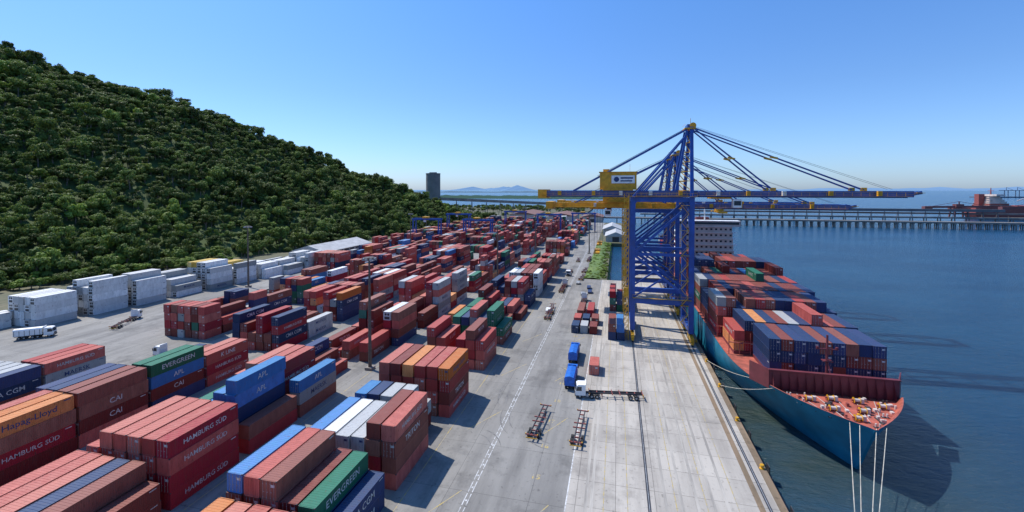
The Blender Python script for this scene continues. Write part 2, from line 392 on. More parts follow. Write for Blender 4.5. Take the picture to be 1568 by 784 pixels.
# ---------------------------------------------------------------- hill
def xb(Y):
    P=[(-100,-345),(40,-322),(150,-292),(290,-248),(400,-228),(640,-206),(760,-200)]
    for (a,c),(d,e) in zip(P,P[1:]):
        if Y<=d: return c+(e-c)*(Y-a)/(d-a)
    return P[-1][1]
def smin(a,b,k): 
    h=max(k-abs(a-b),0)/k; return min(a,b)-h*h*k*.25
def hh(X,Y):
    s=xb(Y)-X
    n=noise.noise(Vector((X*.008,Y*.008,0)))*16+noise.noise(Vector((X*.025,Y*.025,3)))*6
    r=.53*(656-Y); r=smin(r,188+ .03*(300-Y),60)
    e=smin(.56*s+n*min(1,max(0,s/80)),r+n*.4*min(1,max(0,r/40)),18)
    return max(-2,e)
b=MB(); nx,ny=90,110; vs=[]
for j in range(ny+1):
    Y=-100+j*7.2
    for i in range(nx+1):
        X=xb(Y)+8-i*7.5; vs.append((X,Y,hh(X,Y)-.5))
fs=[(j*(nx+1)+i+1,j*(nx+1)+i,(j+1)*(nx+1)+i,(j+1)*(nx+1)+i+1) for j in range(ny) for i in range(nx)]
b.add(vs,fs); b.obj('hill',[m_hill],smooth=True)
def tree_mesh(seed,Rr=4.6,Ht=9,nl=11,per=75,leaf=.8,mat=None,trunk=True):
    rnd=random.Random(seed); b=MB(); tones=[]
    if trunk:
        b.cyl((0,0,-1),(0.1,0,Ht*.45),.35,1,8,.22); 
    lobes=[]
    for i in range(nl):
        a=rnd.uniform(0,6.28); r=Rr*.72*math.sqrt(rnd.random()); z=Ht*(.48+.42*rnd.random())-r*.22
        lr=rnd.uniform(.2,.38)*Rr; lobes.append((Vector((r*math.cos(a),r*math.sin(a),z)),lr,rnd.uniform(-.3,.3)))
        if trunk and i<6: b.cyl((0.1,0,Ht*.35),lobes[-1][0],.14,1,5,.05)
    tones=[0.3]*len(b.f)
    for c,lr,tn in lobes:
        for k in range(per):
            d=Vector((rnd.gauss(0,1),rnd.gauss(0,1),rnd.gauss(0,1)*.8+.25)).normalized()
            p=c+Vector((d.x*lr,d.y*lr,d.z*lr*.75))*rnd.uniform(.7,1.25)
            nrm=(d+Vector((rnd.uniform(-.7,.7),rnd.uniform(-.7,.7),rnd.uniform(-.3,.8)))).normalized()
            t=nrm.orthogonal().normalized(); t.rotate(Matrix.Rotation(rnd.uniform(0,6.28),3,nrm)); u=nrm.cross(t)
            s1=leaf*rnd.uniform(.5,1.1);s2=s1*rnd.uniform(.45,.8)
            b.add([p-t*s1,p-u*s2,p+t*s1+nrm*.1,p+u*s2],[(0,1,2,3)],0)
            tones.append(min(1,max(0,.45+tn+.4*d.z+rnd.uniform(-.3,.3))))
    me=b.mesh('tree_mesh',[mat or m_leaf,m_bark])
    at=me.attributes.new('tone','FLOAT','FACE'); at.data.foreach_set('value',tones)
    return me
tcol=bpy.data.collections.new('tree_variants'); tcol2=bpy.data.collections.new('bright_tree_variants'); bcol=bpy.data.collections.new('bush_variants')
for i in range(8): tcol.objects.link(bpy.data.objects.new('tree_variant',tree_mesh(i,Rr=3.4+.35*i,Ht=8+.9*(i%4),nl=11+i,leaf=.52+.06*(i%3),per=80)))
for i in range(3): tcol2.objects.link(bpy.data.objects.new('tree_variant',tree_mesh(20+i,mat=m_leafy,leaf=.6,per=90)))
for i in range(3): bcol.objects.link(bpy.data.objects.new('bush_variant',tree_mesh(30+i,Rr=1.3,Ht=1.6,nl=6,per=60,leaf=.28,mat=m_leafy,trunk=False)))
def scatter(name,pts,col):
    me=bpy.data.meshes.new(name); me.from_pydata([p[:3] for p in pts],[],[])
    a=me.attributes.new('scl','FLOAT_VECTOR','POINT'); a.data.foreach_set('vector',[c for p in pts for c in (p[3],p[3],p[3]*p[4])])
    a=me.attributes.new('rotz','FLOAT_VECTOR','POINT'); a.data.foreach_set('vector',[c for p in pts for c in (random.uniform(-.12,.12),random.uniform(-.12,.12),random.uniform(0,6.28))])
    o=bpy.data.objects.new(name,me); C.objects.link(o)
    ng=bpy.data.node_groups.new(name,'GeometryNodeTree'); ng.interface.new_socket('Geometry',in_out='INPUT',socket_type='NodeSocketGeometry'); ng.interface.new_socket('Geometry',in_out='OUTPUT',socket_type='NodeSocketGeometry')
    gi=ng.nodes.new('NodeGroupInput'); go=ng.nodes.new('NodeGroupOutput'); ip=ng.nodes.new('GeometryNodeInstanceOnPoints'); ci=ng.nodes.new('GeometryNodeCollectionInfo')
    ci.inputs['Collection'].default_value=col; ci.inputs['Separate Children'].default_value=True; ci.inputs['Reset Children'].default_value=True
    ip.inputs['Pick Instance'].default_value=True
    n1=ng.nodes.new('GeometryNodeInputNamedAttribute'); n1.data_type='FLOAT_VECTOR'; n1.inputs[0].default_value='scl'
    n2=ng.nodes.new('GeometryNodeInputNamedAttribute'); n2.data_type='FLOAT_VECTOR'; n2.inputs[0].default_value='rotz'
    L=ng.links.new; L(gi.outputs[0],ip.inputs['Points']); L(ci.outputs[0],ip.inputs['Instance']); L(n1.outputs[0],ip.inputs['Scale']); L(n2.outputs[0],ip.inputs['Rotation']); L(ip.outputs[0],go.inputs[0])
    md=o.modifiers.new('scatter','NODES'); md.node_group=ng
    return o
pts=[];pts2=[]
Y=-20
while Y<672:
    s=0
    while s<470:
        yy=Y+random.uniform(-3.5,3.5); X=xb(yy)-s-random.uniform(-3.5,3.5); h=hh(X,yy)
        behind = .56*s > .53*(656-yy)+45
        if not behind:
            big=noise.noise(Vector((X*.02,yy*.02,9)))
            sc=random.choice([.45,.6,.65,.75,.85,1.0,1.3])*(1+.45*big)
            p2=.06+.40*max(0,noise.noise(Vector((X*.015,yy*.015,5))))
            (pts2 if random.random()<p2 else pts).append((X,yy,h-1.5,sc,random.uniform(.8,1.45)))
        s+=5.5
    Y+=5.5
for i in range(90):
    yy=random.uniform(640,760); X=random.uniform(-320,-190)
    pts.append((X,yy,-1,random.uniform(.8,1.4),1))
for i in range(700):
    yy=random.uniform(900,1140); X=random.uniform(-900,-70)
    pts.append((X,yy,-1,random.uniform(.6,1.2),1))
for i in range(170):
    yy=random.uniform(60,240); X=xb(yy)+random.uniform(0,18); (pts if i%3 else pts2).append((X,yy,-.5,random.uniform(.4,.9),.9))
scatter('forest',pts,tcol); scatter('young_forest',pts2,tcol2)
b=MB(); vs=[];prof=[(-17,0.01),(-15.5,.5),(-12,.9),(-9,.4),(-6,-1.5),(-3.5,-3.4)]
ny=30
for j in range(ny+1):
    y=237+j*5.6
    for x,z in prof: vs.append((x+random.uniform(-.3,.3),y,z+random.uniform(-.15,.15)))
fs=[(j*6+i,j*6+i+1,(j+1)*6+i+1,(j+1)*6+i) for j in range(ny) for i in range(5)]
m_grass=ground_mat('grass',(.10,.18,.03),(.17,.24,.05),(.07,.10,.03)); b.add(vs,fs); b.obj('grass_embankment',[m_grass],smooth=True)
scatter('shrubs',[(random.uniform(-16,-5.5),random.uniform(238,402),-.6,random.uniform(.4,1.3),.9) for _ in range(420)],bcol)
# ---------------------------------------------------------------- ship-to-shore cranes
def sts(y0,zb,za,xt0,xt1,tailyellow=False):
    e=empty('gantry_crane',(0,y0,0)); B,Yl,Dk,Wh=0,1,2,3; mats=[m_blue,m_yellow,m_dark,m_white,m_glass,m_navy]
    b=MB(); hy=8
    for x in(5,22.6):
        for s in(-1,1):
            b.beam((x,s*hy,3),(x,s*hy,zb),1.5,1.3,B)
            b.beam((x,s*hy-3.6,1.9),(x,s*hy+3.6,1.9),1.0,1.1,Yl if s<0 else B)
            for k in(-2.6,-.9,.9,2.6):
                b.cyl((x-.25,s*hy+k*1.2,.45),(x+.25,s*hy+k*1.2,.45),.42,Dk,12)
                b.box(x-.4,x+.4,s*hy+k*1.2-.6,s*hy+k*1.2+.6,.6,1.3,Yl)
        b.beam((x,-hy,3.6),(x,hy,3.6),1.2,1.6,B)
        b.beam((x,-hy,zb-1),(x,hy,zb-1),1.1,1.4,B)
        b.beam((x,-hy,zb*.62),(x,0,zb-2),.5,.5,B); b.beam((x,hy,zb*.62),(x,0,zb-2),.5,.5,B)
    for s in(-1,1):
        y=s*hy
        b.beam((5,y,12.5),(22.6,y,12.5),1.2,1.6,B)
        b.beam((5,y,zb*.6),(22.6,y,zb*.6),.8,.9,B)
        b.beam((5,y,zb-.9),(22.6,y,zb-.9),1.0,1.3,B)
        b.beam((5,y,zb*.6),(22.6,y,13.3),.75,.75,B); b.beam((5,y,zb*.6),(22.6,y,zb-2),.75,.75,B)
        b.beam((5,y,13.3),(13.8,y,zb*.43),.5,.5,B)
    b.obj('portal_frame',mats,e)
    b=MB(); 
    for sx in(-.7,.7):
        for sy in(-.7,.7): b.beam((3.0+sx,-hy-1.2+sy,0.2),(3.0+sx,-hy-1.2+sy,zb+1),.2,.2,Yl)
    z=1
    while z<zb:
        for sy in(-.7,.7):
            b.beam((2.3,-hy-1.2+sy,z),(3.7,-hy-1.2+sy,z),.1,.1,Yl); b.beam((2.3,-hy-1.2+sy,z),(3.7,-hy-1.2+sy,min(zb,z+1.8)),.12,.12,Yl)
        for sx in(-.7,.7): b.beam((3+sx,-hy-1.9,z),(3+sx,-hy-.5,z),.1,.1,Yl)
        z+=1.8
    b.box(2.4,3.6,-hy-1.8,-hy-.6,14,16.6,Yl)
    z=4;k=0
    while z<zb-3:
        xa,xc=(19.5,21.6) if k%2 else (21.6,19.5)
        b.beam((xa,-hy-1.1,z),(xc,-hy-1.1,z+2.6),.7,.12,Yl); b.beam((xa,-hy-1.5,z+1),(xc,-hy-1.5,z+3.6),.06,.06,Yl)
        b.box(19.3,21.8,-hy-1.6,-hy-.6,z+2.6,z+2.68,Yl) if k%3==2 else None
        z+=2.6;k+=1
    for zz,x0,x1 in((13.5,5,22.6),(zb+.1,3,24)):
        b.box(x0,x1,-hy-1.5,-hy-.7,zz,zz+.08,Yl); b.beam((x0,-hy-1.5,zz+1.1),(x1,-hy-1.5,zz+1.1),.06,.06,Yl)
        x=x0
        while x<=x1: b.beam((x,-hy-1.5,zz),(x,-hy-1.5,zz+1.1),.05,.05,Yl); x+=1.5
    b.obj('access_stairs',mats,e)
    b=MB(); xh=25
    for s in(-1,1):
        y=s*3.4
        b.beam((xt0,y,zb+1),(xh,y,zb+1),.9,2.0,Yl if tailyellow else B); b.beam((xh+.5,y,zb+1),(xt1-2,y,zb+1),.9,1.8,B)
        b.beam((xt1-2,y,zb+1.1),(xt1,y,zb+1.5),.8,.9,B)
        b.box(xt0,xt1-3,s*4.9-.5,s*4.9+.5,zb+.4,zb+.48,Yl)
        for zz in(1.0,1.5): b.beam((xt0,s*5.4,zb+zz),(xt1-2,s*5.4,zb+zz),.07,.07,Yl)
        x=xt0
        while x<xt1-2: b.beam((x,s*5.4,zb+.4),(x,s*5.4,zb+1.5),.06,.06,Yl); x+=2.2
        b.beam((xt0,s*2.7,zb+.0),(xt1-3,s*2.7,zb+.0),.2,.25,Dk)
        x=xt0+6
        while x<xt1-6: b.box(x,x+1.1,s*4.9-.4,s*4.9+.4,zb+.5,zb+1.9,Yl if int(x)%3 else Wh); x+=random.uniform(8,13)
    x=xt0
    while x<xt1: b.beam((x,-3.4,zb+1.6),(x,3.4,zb+1.6),.45,.5,B if x>xh else Yl); x+=7.3
    b.box(xt0-1,xt0+2,-4.5,4.5,zb-.6,zb+2.4,Yl); b.box(xt1-1.5,xt1+.5,-4.2,4.2,zb+1.3,zb+1.45,Yl)
    x=xt0+2
    while x<xh-2:
        b.beam((x,-4.3,zb),(x+1.2,-4.3,zb-1.1),.07,.07,Dk); b.beam((x+1.2,-4.3,zb-1.1),(x+2.4,-4.3,zb),.07,.07,Dk); x+=2.4
    b.obj('boom_girder',mats,e)
    b=MB(); ax=23.2
    for s in(-1,1):
        b.beam((22.6,s*8,zb),(ax,s*2.2,za),1.0,1.0,B)
        b.beam((18.5,s*3.6,zb+2),(ax-1.4,s*2.2,za-1),.7,.7,B)
        b.beam((5,s*7,zb),(ax-1,s*2.2,za-2),.55,.55,B)
        for k in range(6):
            z0=zb+2+(za-zb-4)*k/6; z1=zb+2+(za-zb-4)*(k+1)/6
            t0=(z0-zb)/(za-zb);t1=(z1-zb)/(za-zb)
            ya=s*(8-5.8*t0); yb=s*(3.6-1.4*t0)
            b.beam((22.6,ya,z0),(18.5+3.3*t0,yb,z0),.25,.25,Yl); b.beam((22.6,ya,z0),(18.5+3.3*t1,s*(3.6-1.4*t1),z1),.18,.18,Yl)
    for t in(.3,.6,.82): b.beam((22.9,-(8-5.8*t),zb+(za-zb)*t),(22.9,8-5.8*t,zb+(za-zb)*t),.5,.5,B)
    b.box(ax-2.2,ax+1.2,-3.2,3.2,za-.6,za-.2,Yl); b.box(ax-1.3,ax+.6,-2.4,2.4,za-.2,za+1.0,B)
    for s in(-1,1): b.cyl((ax+.4,s*2.6,za+.5),(ax+.4,s*1.8,za+.5),1.0,Yl,14)
    for xx in(-2,1.1): b.beam((ax+xx,-3.2,za+.9),(ax+xx,3.2,za+.9),.07,.07,Yl)
    b.beam((ax,0,za+1),(ax,0,za+3.2),.12,.12,Yl)
    b.obj('apex_frame',mats,e)
    b=MB(); L=xt1-xh
    for s in(-1,1):
        for fx,w in((xh+L*.36,.46),(xh+L*.76,.46)):
            for d in(-.35,.35): b.beam((ax+.5,s*2.3+d*.5,za-.2),(fx,s*3.4+d,zb+2.2),w*.7,w*.7,B)
            mx=(ax+fx)/2; b.beam((mx-1,s*2.85,(za+zb+2)/2+.25*1),(mx+1,s*2.85,(za+zb+2)/2-.25),.9,.5,Yl)
            b.box(fx-.7,fx+.7,s*3.4-.5,s*3.4+.5,zb+1.9,zb+2.9,Yl)
        b.beam((ax-1,s*2.3,za-.3),(xt0+11,s*3.4,zb+2),.4,.4,B)
        b.beam((ax-1,s*1.2,za+.2),(xt0+19,s*2,zb+7),.08,.08,Dk)
        b.beam((ax,s*.8,za+.8),(xh+L*.9,s*1.2,zb+2.4),.07,.07,Dk)
    b.obj('stay_bars',mats,e)
    b=MB(); x0,x1=-5.6,6.2
    b.box(x0,x1,-4.4,4.4,zb+2.4,zb+8.0,Yl); b.box(x0-.3,x1+.3,-4.7,4.7,zb+8.0,zb+8.25,Yl)
    x=x0+.4
    while x<x1: b.box(x,x+.12,-4.47,-4.4,zb+2.5,zb+7.9,Yl); x+=.8
    b.box(x0+3.8,x1-.6,-4.56,-4.48,zb+4.4,zb+7.0,Wh)
    b.cyl((x0+5.4,-4.57,zb+5.7),(x0+5.4,-4.60,zb+5.7),.85,5,16); b.box(x0+6.7,x1-1.1,-4.60,-4.57,zb+5.9,zb+6.4,5); b.box(x0+6.7,x1-1.4,-4.60,-4.57,zb+5.0,zb+5.4,5)
    b.box(x0-.5,x1+.5,-5.6,-4.7,zb+2.3,zb+2.4,Yl); b.beam((x0-.5,-5.6,zb+3.5),(x1+.5,-5.6,zb+3.5),.07,.07,Yl)
    x=x0-.5
    while x<=x1+.5: b.beam((x,-5.6,zb+2.4),(x,-5.6,zb+3.5),.05,.05,Yl); x+=1.5
    b.box(x0+1,x0+3,-2,2,zb+8.25,zb+9.2,Yl); b.beam((x1-2,0,zb+8.2),(x1-2,0,zb+11),.1,.1,Wh)
    b.obj('machinery_house',mats,e)
    b=MB(); tx=32 if not tailyellow else -8
    b.box(tx-3,tx+3,-3.2,3.2,zb-.6,zb-.15,Yl); b.box(tx+3.2,tx+5.6,-4.6,-2.4,zb-3.3,zb-.7,Wh); b.box(tx+5.6,tx+5.65,-4.5,-2.5,zb-2.8,zb-1.2,4); b.box(tx+3.4,tx+5.4,-4.65,-4.6,zb-2.6,zb-1.2,4)
    zl=zb-5 if not tailyellow else 22
    for sx in(-1.2,1.2):
        for sy in(-1,1): b.beam((tx+sx,sy*2,zb-.5),(tx+sx,sy*2,zl+.8),.06,.06,Dk)
    b.box(tx-1.2,tx+1.2,-5.5,5.5,zl,zl+.45,Yl); b.box(tx-1,tx+1,-2.2,2.2,zl+.45,zl+1.1,Yl)
    for sy in(-6,6): b.box(tx-1.22,tx+1.22,sy-.2,sy+.2,zl-.1,zl+.4,Yl); b.beam((tx,sy,zl+.2),(tx,sy*.85,zl+.2),.5,.3,Yl)
    b.obj('trolley_and_spreader',mats,e)
sts(153,45.6,68,-25.5,85)
sts(186,40.5,62,-28,84,True)
sts(214,40.5,62,-27,80,True)
# ---------------------------------------------------------------- container ship
ship=empty('container_ship',(0,0,0)); cx=43.; hb=15.8
levels=[-4,-2.5,-1,.5,2.2,4,6.0]
def stem(z): return 92-(z+4)/11.4*6.4
def hw(z,t):
    f=(z+4)/11.4; return hb*(1-(1-t)**(1.7+1.5*f))
def hp(z,t,s):
    f=(z+4)/11.4; Lz=62-20*f; return (cx+s*max(.25,hw(z,t)),stem(z)+t*Lz,z)
ts=[(i/26)**1.35 for i in range(27)]
b=MB()
for s in(-1,1):
    vs=[];fs=[]
    for z in levels:
        for t in ts: vs.append(hp(z,t,s))
        vs.append((cx+s*hb,250,z)); vs.append((cx+s*hb*(.97 if z>2 else .8),300,z)); vs.append((cx+s*hb*(.9 if z>2 else .35),335 if z>2 else 325,z))
    n=len(ts)+3
    for k in range(len(levels)-1):
        for i in range(n-1):
            q=(k*n+i,k*n+i+1,(k+1)*n+i+1,(k+1)*n+i); fs.append(q if s>0 else q[::-1])
    b.add(vs,fs,0)
b.box(cx-hb*.9,cx+hb*.9,334.8,335.4,-3,6,0)
for k in range(len(levels)-1):
    a=hp(levels[k],0,-1);c=hp(levels[k],0,1);d=hp(levels[k+1],0,1);e2=hp(levels[k+1],0,-1); b.add([a,c,d,e2],[(0,1,2,3)],0)
b.obj('hull',[m_teal],ship,smooth=True)
b=MB()
vs=[];fs=[]
for t in ts: 
    p=hp(6,t,-1);q=hp(6,t,1); vs+=[(p[0]+.05,p[1]+.05,5.98),(q[0]-.05,q[1]+.05,5.98)]
vs+=[(cx-hb,250,5.98),(cx+hb,250,5.98),(cx-hb*.9,335,5.98),(cx+hb*.9,335,5.98)]
for i in range(len(vs)//2-1): fs.append((2*i,2*i+1,2*i+3,2*i+2))
b.add(vs,fs,0); b.obj('deck',[m_deckred],ship)
b=MB()
for s in(-1,1):
    o=[];
    for t in ts:
        p=hp(6,t,s)
        if p[1]>103: break
        q=hp(7.2,t,s); o.append((p,q))
    for (p,q),(p2,q2) in zip(o,o[1:]):
        def inn(a): 
            d=Vector((cx-a[0],100-a[1])); d.normalize(); return (a[0]+d.x*.25,a[1]+d.y*.25,a[2])
        b.add([p,p2,q2,q],[(0,1,2,3) if s>0 else (3,2,1,0)],0)
        b.add([inn(p),inn(p2),inn(q2),inn(q)],[(3,2,1,0) if s>0 else (0,1,2,3)],1)
        b.add([q,q2,inn(q2),inn(q)],[(0,1,2,3)],1)
        m=inn(p); b.beam((m[0],m[1],6),(m[0]+(cx-m[0])*.06,m[1]+.4,6.05),.12,.1,1)
a,c=hp(6,0,-1),hp(6,0,1);d,e2=hp(7.2,0,1),hp(7.2,0,-1); b.add([a,c,d,e2],[(0,1,2,3)],0)
b.obj('bulwark',[m_teal,m_deckred],ship)
b=MB()
b.box(cx-11.6,cx+11.6,101.5,101.8,6,10.0,0); b.box(cx-11.8,cx+11.8,101.2,102,10.0,10.2,0)
x=-11
while x<11.5: b.add([(cx+x,101.5,6),(cx+x,100.2,6),(cx+x,101.5,9.6)],[(0,1,2)],0); b.beam((cx+x,101.46,6),(cx+x,101.46,10.),.12,.1,0); x+=1.55
for s in(-1,1): b.beam((cx+s*11.6,101.6,8.1),(cx+s*14.2,106,8.1),.2,4.1,0)
b.obj('breakwater',[m_maroon],ship)
b=MB()
def winch(x,y):
    k=.62
    b.box(x-1.6*k,x+1.6*k,y-.7*k,y+.7*k,6,6.15,3); b.cyl((x-1.2*k,y,6.6),(x+.4*k,y,6.6),.55*k,2,14); b.cyl((x-1.3*k,y,6.6),(x-1.2*k,y,6.6),.9*k,1,14); b.cyl((x+.4*k,y,6.6),(x+.5*k,y,6.6),.9*k,1,14); b.box(x+.6*k,x+1.5*k,y-.5*k,y+.5*k,6.15,7.0,2); b.cyl((x-1.9*k,y,6.6),(x-1.3*k,y,6.6),.35*k,3,10)
for x,y in((37.5,97.5),(41.7,98.5),(46.2,98.5),(49.7,97),(40.2,94),(45.2,94.2),(43,91)): winch(x,y)
for x,y in((35.7,95.5),(34.2,99),(51.2,99.5),(48.2,93.5),(38.7,91.2),(46.7,91),(41.2,89.2),(44.9,89.2),(37.3,93.3)):
    for d in(-.3,.3): b.cyl((x+d,y,6),(x+d,y,6.7),.15,0 if x%2>1 else 2,10); 
    b.box(x-.6,x+.6,y-.25,y+.25,5.99,6.1,0)
for x in(39.7,46.3): b.cyl((x,93,6.05),(x,90,6.3),.12,0,8); b.box(x-.4,x+.4,94.8,95.6,6,6.9,0)
for i in range(46):
    x=cx+random.uniform(-9,9); y=random.uniform(90,100.5); k=random.uniform(.1,.28)
    if abs(x-cx)<(y-86.5)*.9: b.box(x-k,x+k,y-k,y+k*1.4,6,6+random.uniform(.2,.8),random.choice([0,1,2,3,3,2]))
for k in range(5): b.beam((cx-7+k*3.4,100,6.08),(cx-4+k*1.8,90.5,6.12),.09,.09,2)
b.obj('mooring_winches',[m_dark,m_yellow,m_cream,m_rustred],ship)
b=MB(); b.cyl((cx,104,6),(cx,104,17.5),.35,0,10,.2); b.beam((cx-2,104,14.5),(cx+2,104,14.5),.2,.2,0); b.box(cx-.9,cx+.9,103.3,104.6,12,12.15,0); b.beam((cx,104,13),(cx,100.5,6),.15,.15,0)
for s in(-1,1): b.box(cx+s*1.8-.2,cx+s*1.8+.2,103.8,104.2,14.6,15,0)
b.obj('foremast',[m_maroon],ship)
bays=[]; y=108.2
while y<226: bays.append(y); y+=13.3
y=251
while y<318: bays.append(y); y+=13.9
bh=MB()
for bi,y in enumerate(bays):
    nw=9 if bi==0 else (11 if bi==1 else 12)
    off=1.6 if bi==0 else 0
    bh.box(cx-nw*1.25+off,cx+nw*1.25+off,y-.2,y+12.4,6,6.75,0)
    if bi>0:
        for x in range(0,13,1):
            xx=cx-15+x*2.5; bh.beam((xx,y-.6,6),(xx,y-.6,11.5 if x%2==0 else 9),.16,.16,1)
        bh.box(cx-15.2,cx+15.2,y-.85,y-.35,9,9.12,1)
    base=[3,4,4,4,4,4,5,4,4,5,4,4,3,4][bi%14]
    for i in range(nw):
        h=base+(random.random()<.08)-(random.random()<.15)
        if bi==0: h=3
        if bi==1 and i<3: h=[2,3,3][i]
        if bi==1 and i>=3: h=3+(i%5==2)
        dom=random.choices('DBRMG',[40,28,18,8,4])[0]
        for k in range(h):
            c=dom if random.random()<.3 else random.choices('DBRMGOLF',[38,26,18,6,4,2,2,8])[0]
            if bi==0 and k==h-1: c='BDBBDBDBB'[i]
            if bi==0 and k<h-1: c=random.choice('BBBD')
            if bi==1 and i==2 and k==2: c='O'
            cont(cx+off+(i-(nw-1)/2)*2.5,y,6.78+k*2.6,c)
bh.obj('hatch_covers',[m_maroon,m_rustred],ship)
b=MB(); y0,y1=233,246
b.box(cx-15,cx+15,y0,y1,6,12,0)
z=12
for k in range(6):
    b.box(cx-13+.2*k,cx+13-.2*k,y0+.5,y1-1,z,z+2.8,0); b.box(cx-14,cx+14,y0-.5,y1,z+2.8,z+2.95,1)
    for i in range(11): b.box(cx-11.2+i*2.2,cx-10.2+i*2.2,y0+.44,y0+.5,z+1.1,z+2,2)
    z+=2.95
b.box(cx-15.6,cx+15.6,y0,y0+6,z,z+2.6,0); b.box(cx-15,cx+15,y0-.06,y0,z+1,z+2.1,2); b.box(cx-15.7,cx+15.7,y0-.2,y0+6.2,z+2.6,z+2.8,1)
b.cyl((cx,y0+4,z+2.8),(cx,y0+4,z+9),.3,1,8); b.beam((cx-2.5,y0+4,z+6),(cx+2.5,y0+4,z+6),.25,.25,1); b.box(cx-3,cx+3,y1-4,y1,z-2,z+4,3)
b.obj('superstructure',[m_cream,m_white,m_glass,m_maroon],ship)
def rope(p,q,sag,name='mooring_line',r=.055):
    b=MB(); p=Vector(p);q=Vector(q);n=12;pr=p
    for i in range(1,n+1):
        t=i/n; c=p.lerp(q,t); c.z-=sag*4*t*(1-t); b.cyl(pr,c,r,0,6,cap=False); pr=c
    b.obj(name,[m_rope])
for p,q,s in(((40,87.9,7.),(24.4,50,.6),1.2),((41.2,87.2,7.),(24.4,50,.6),1.8),((43.4,86.6,7.),(24.4,50,.6),1.2),((45.2,87.2,7.),(24.4,50,.6),.8),((31.6,100,6.8),(24.4,114,.6),.6),((30.2,104,6.8),(24.4,130,.6),.8)): rope(p,q,s)
# ---------------------------------------------------------------- vehicles
def wheel(b,x,y,r=.5,w=.3,mi=0,mh=1):
    b.cyl((x-w/2,y,r),(x+w/2,y,r),r,mi,16); b.cyl((x-w/2-.01,y,r),(x+w/2+.01,y,r),r*.5,mh,10)
def chassis(b,y0=0,L=12.2):
    for s in(-1,1): b.beam((s*.45,y0,1.15),(s*.45,y0+L,1.15),.16,.35,6); 
    for k in range(8):
        y=y0+.1+k*(L-.2)/7; b.beam((-1.2 if k in(0,3,4,7) else -.5,y,1.2),(1.2 if k in(0,3,4,7) else .5,y,1.2),.18,.2,2)
        if k in(0,7): 
            for s in(-1,1): b.box(s*1.15-.1,s*1.15+.1,y-.1,y+.1,1.3,1.42,4)
    for y in(y0+1.6,y0+2.9): 
        for s in(-.95,.95): wheel(b,s,y,.5,.5)
        b.beam((-.9,y,.5),(.9,y,.5),.14,.14,2)
    for s in(-.6,.6): b.beam((s,y0+L-3,.1),(s,y0+L-3,1.1),.14,.14,2)
    b.box(-1.1,1.1,y0-.15,y0,.6,.75,4); 
VM=[m_rubber,m_steel,m_rustred,m_white,m_yellow,m_glass,m_dark]
def trailer(x,y,rot):
    b=MB(); chassis(b,-6.1); b.obj('chassis_trailer',VM,loc=(x,y,.022),rot=rot)
trailer(-15.2,87,math.radians(-4)); trailer(-7.0,86.5,math.radians(-2))
def truck(x,y,rot,body,load=None,name='container_truck',ch=True):
    vm=list(VM); vm[3]=body; b=MB()
    prof=[(6.6,.7),(8.9,.7),(8.95,1.7),(8.6,2.9),(8.2,3.15),(6.6,3.15)]
    vs=[(-1.2,p[0],p[1]) for p in prof]+[(1.2,p[0],p[1]) for p in prof]; n=6
    b.add(vs,[tuple(range(n-1,-1,-1)),tuple(range(n,2*n))]+[(i,(i+1)%n,n+(i+1)%n,n+i) for i in range(n)],3)
    b.add([(-1.05,8.95,1.8),(1.05,8.95,1.8),(1.0,8.64,2.85),(-1.0,8.64,2.85)],[(0,1,2,3)],5)
    for s in(-1,1): b.add([(s*1.21,7.5,1.75),(s*1.21,8.7,1.75),(s*1.21,8.5,2.7),(s*1.21,7.5,2.7)],[(0,1,2,3)],5); b.box(s*1.35-.1,s*1.35+.1,8.7,8.8,1.9,2.6,6)
    b.box(-1.15,1.15,8.9,9.05,.45,.8,6); b.box(-.8,.8,8.93,8.98,.9,1.5,6)
    for s in(-1,1): b.box(s*.9-.2,s*.9+.2,8.97,9.03,.85,1.1,1); wheel(b,s*1.0,7.9,.5,.35); wheel(b,s*.95,5.2,.5,.5); wheel(b,s*.95,4.0,.5,.5); b.beam((s*.4,3.2,.9),(s*.4,8,.9),.14,.3,6)
    b.cyl((-1.1,6.2,.7),(-.5,6.2,.7),.3,1,10); b.box(-1,1,6.45,6.6,3.0,3.6,3)
    if ch: chassis(b,-6.4)
    if load=='tarp':
        b.box(-1.22,1.22,-.5,6.2,1.2,2.9,3)
        prof=[(-1.25,2.9),(-1.0,3.3),(0,3.5),(1.0,3.3),(1.25,2.9)]
        vs=[(p[0],-.55,p[1]) for p in prof]+[(p[0],6.25,p[1]) for p in prof]
        b.add(vs,[(0,1,2,3,4),(9,8,7,6,5)]+[(i,i+1,i+6,i+5) for i in range(4)],3)
        for s in(-1,1):
            for k in range(6): b.box(s*1.25-.03,s*1.25+.03,k*1.2-.3,k*1.2-.22,1.2,2.9,6)
        for s in(-.95,.95): wheel(b,s,.8,.5,.5); wheel(b,s,2,.5,.5)
        b.beam((-.4,-.5,1),(-.4,6,1),.14,.3,6); b.beam((.4,-.5,1),(.4,6,1),.14,.3,6)
    b.obj(name,vm,loc=(x,y,.022),rot=rot)
truck(-.4,102.6,math.radians(98),m_white)
m_bluev=simple('truck_blue_paint',(.015,.13,.5),.4)
truck(-10.8,104,0,m_bluev,'tarp','blue_lorry',ch=False); truck(-11.6,120,0,m_bluev,'tarp','blue_lorry',ch=False)
truck(-13.5,183,0,m_white); truck(-25,210,0,m_white); truck(-147,140,.2,m_white); truck(-57,150,0,m_white); truck(-170,118,.5,m_white); truck(-120,98,math.radians(90),m_white); truck(-26,250,math.pi,m_white)
cont(-57,145,1.45,'O'); cont(-147,134,1.45,'D')
truck(-186,98,math.radians(-50),m_white,'tarp','white_lorry',ch=False)
for i in range(16):
    x=random.choice([-150,-154,-158,-18,-88,-25]); y=random.uniform(112,320); trailer(x,y,random.uniform(-.1,.1))
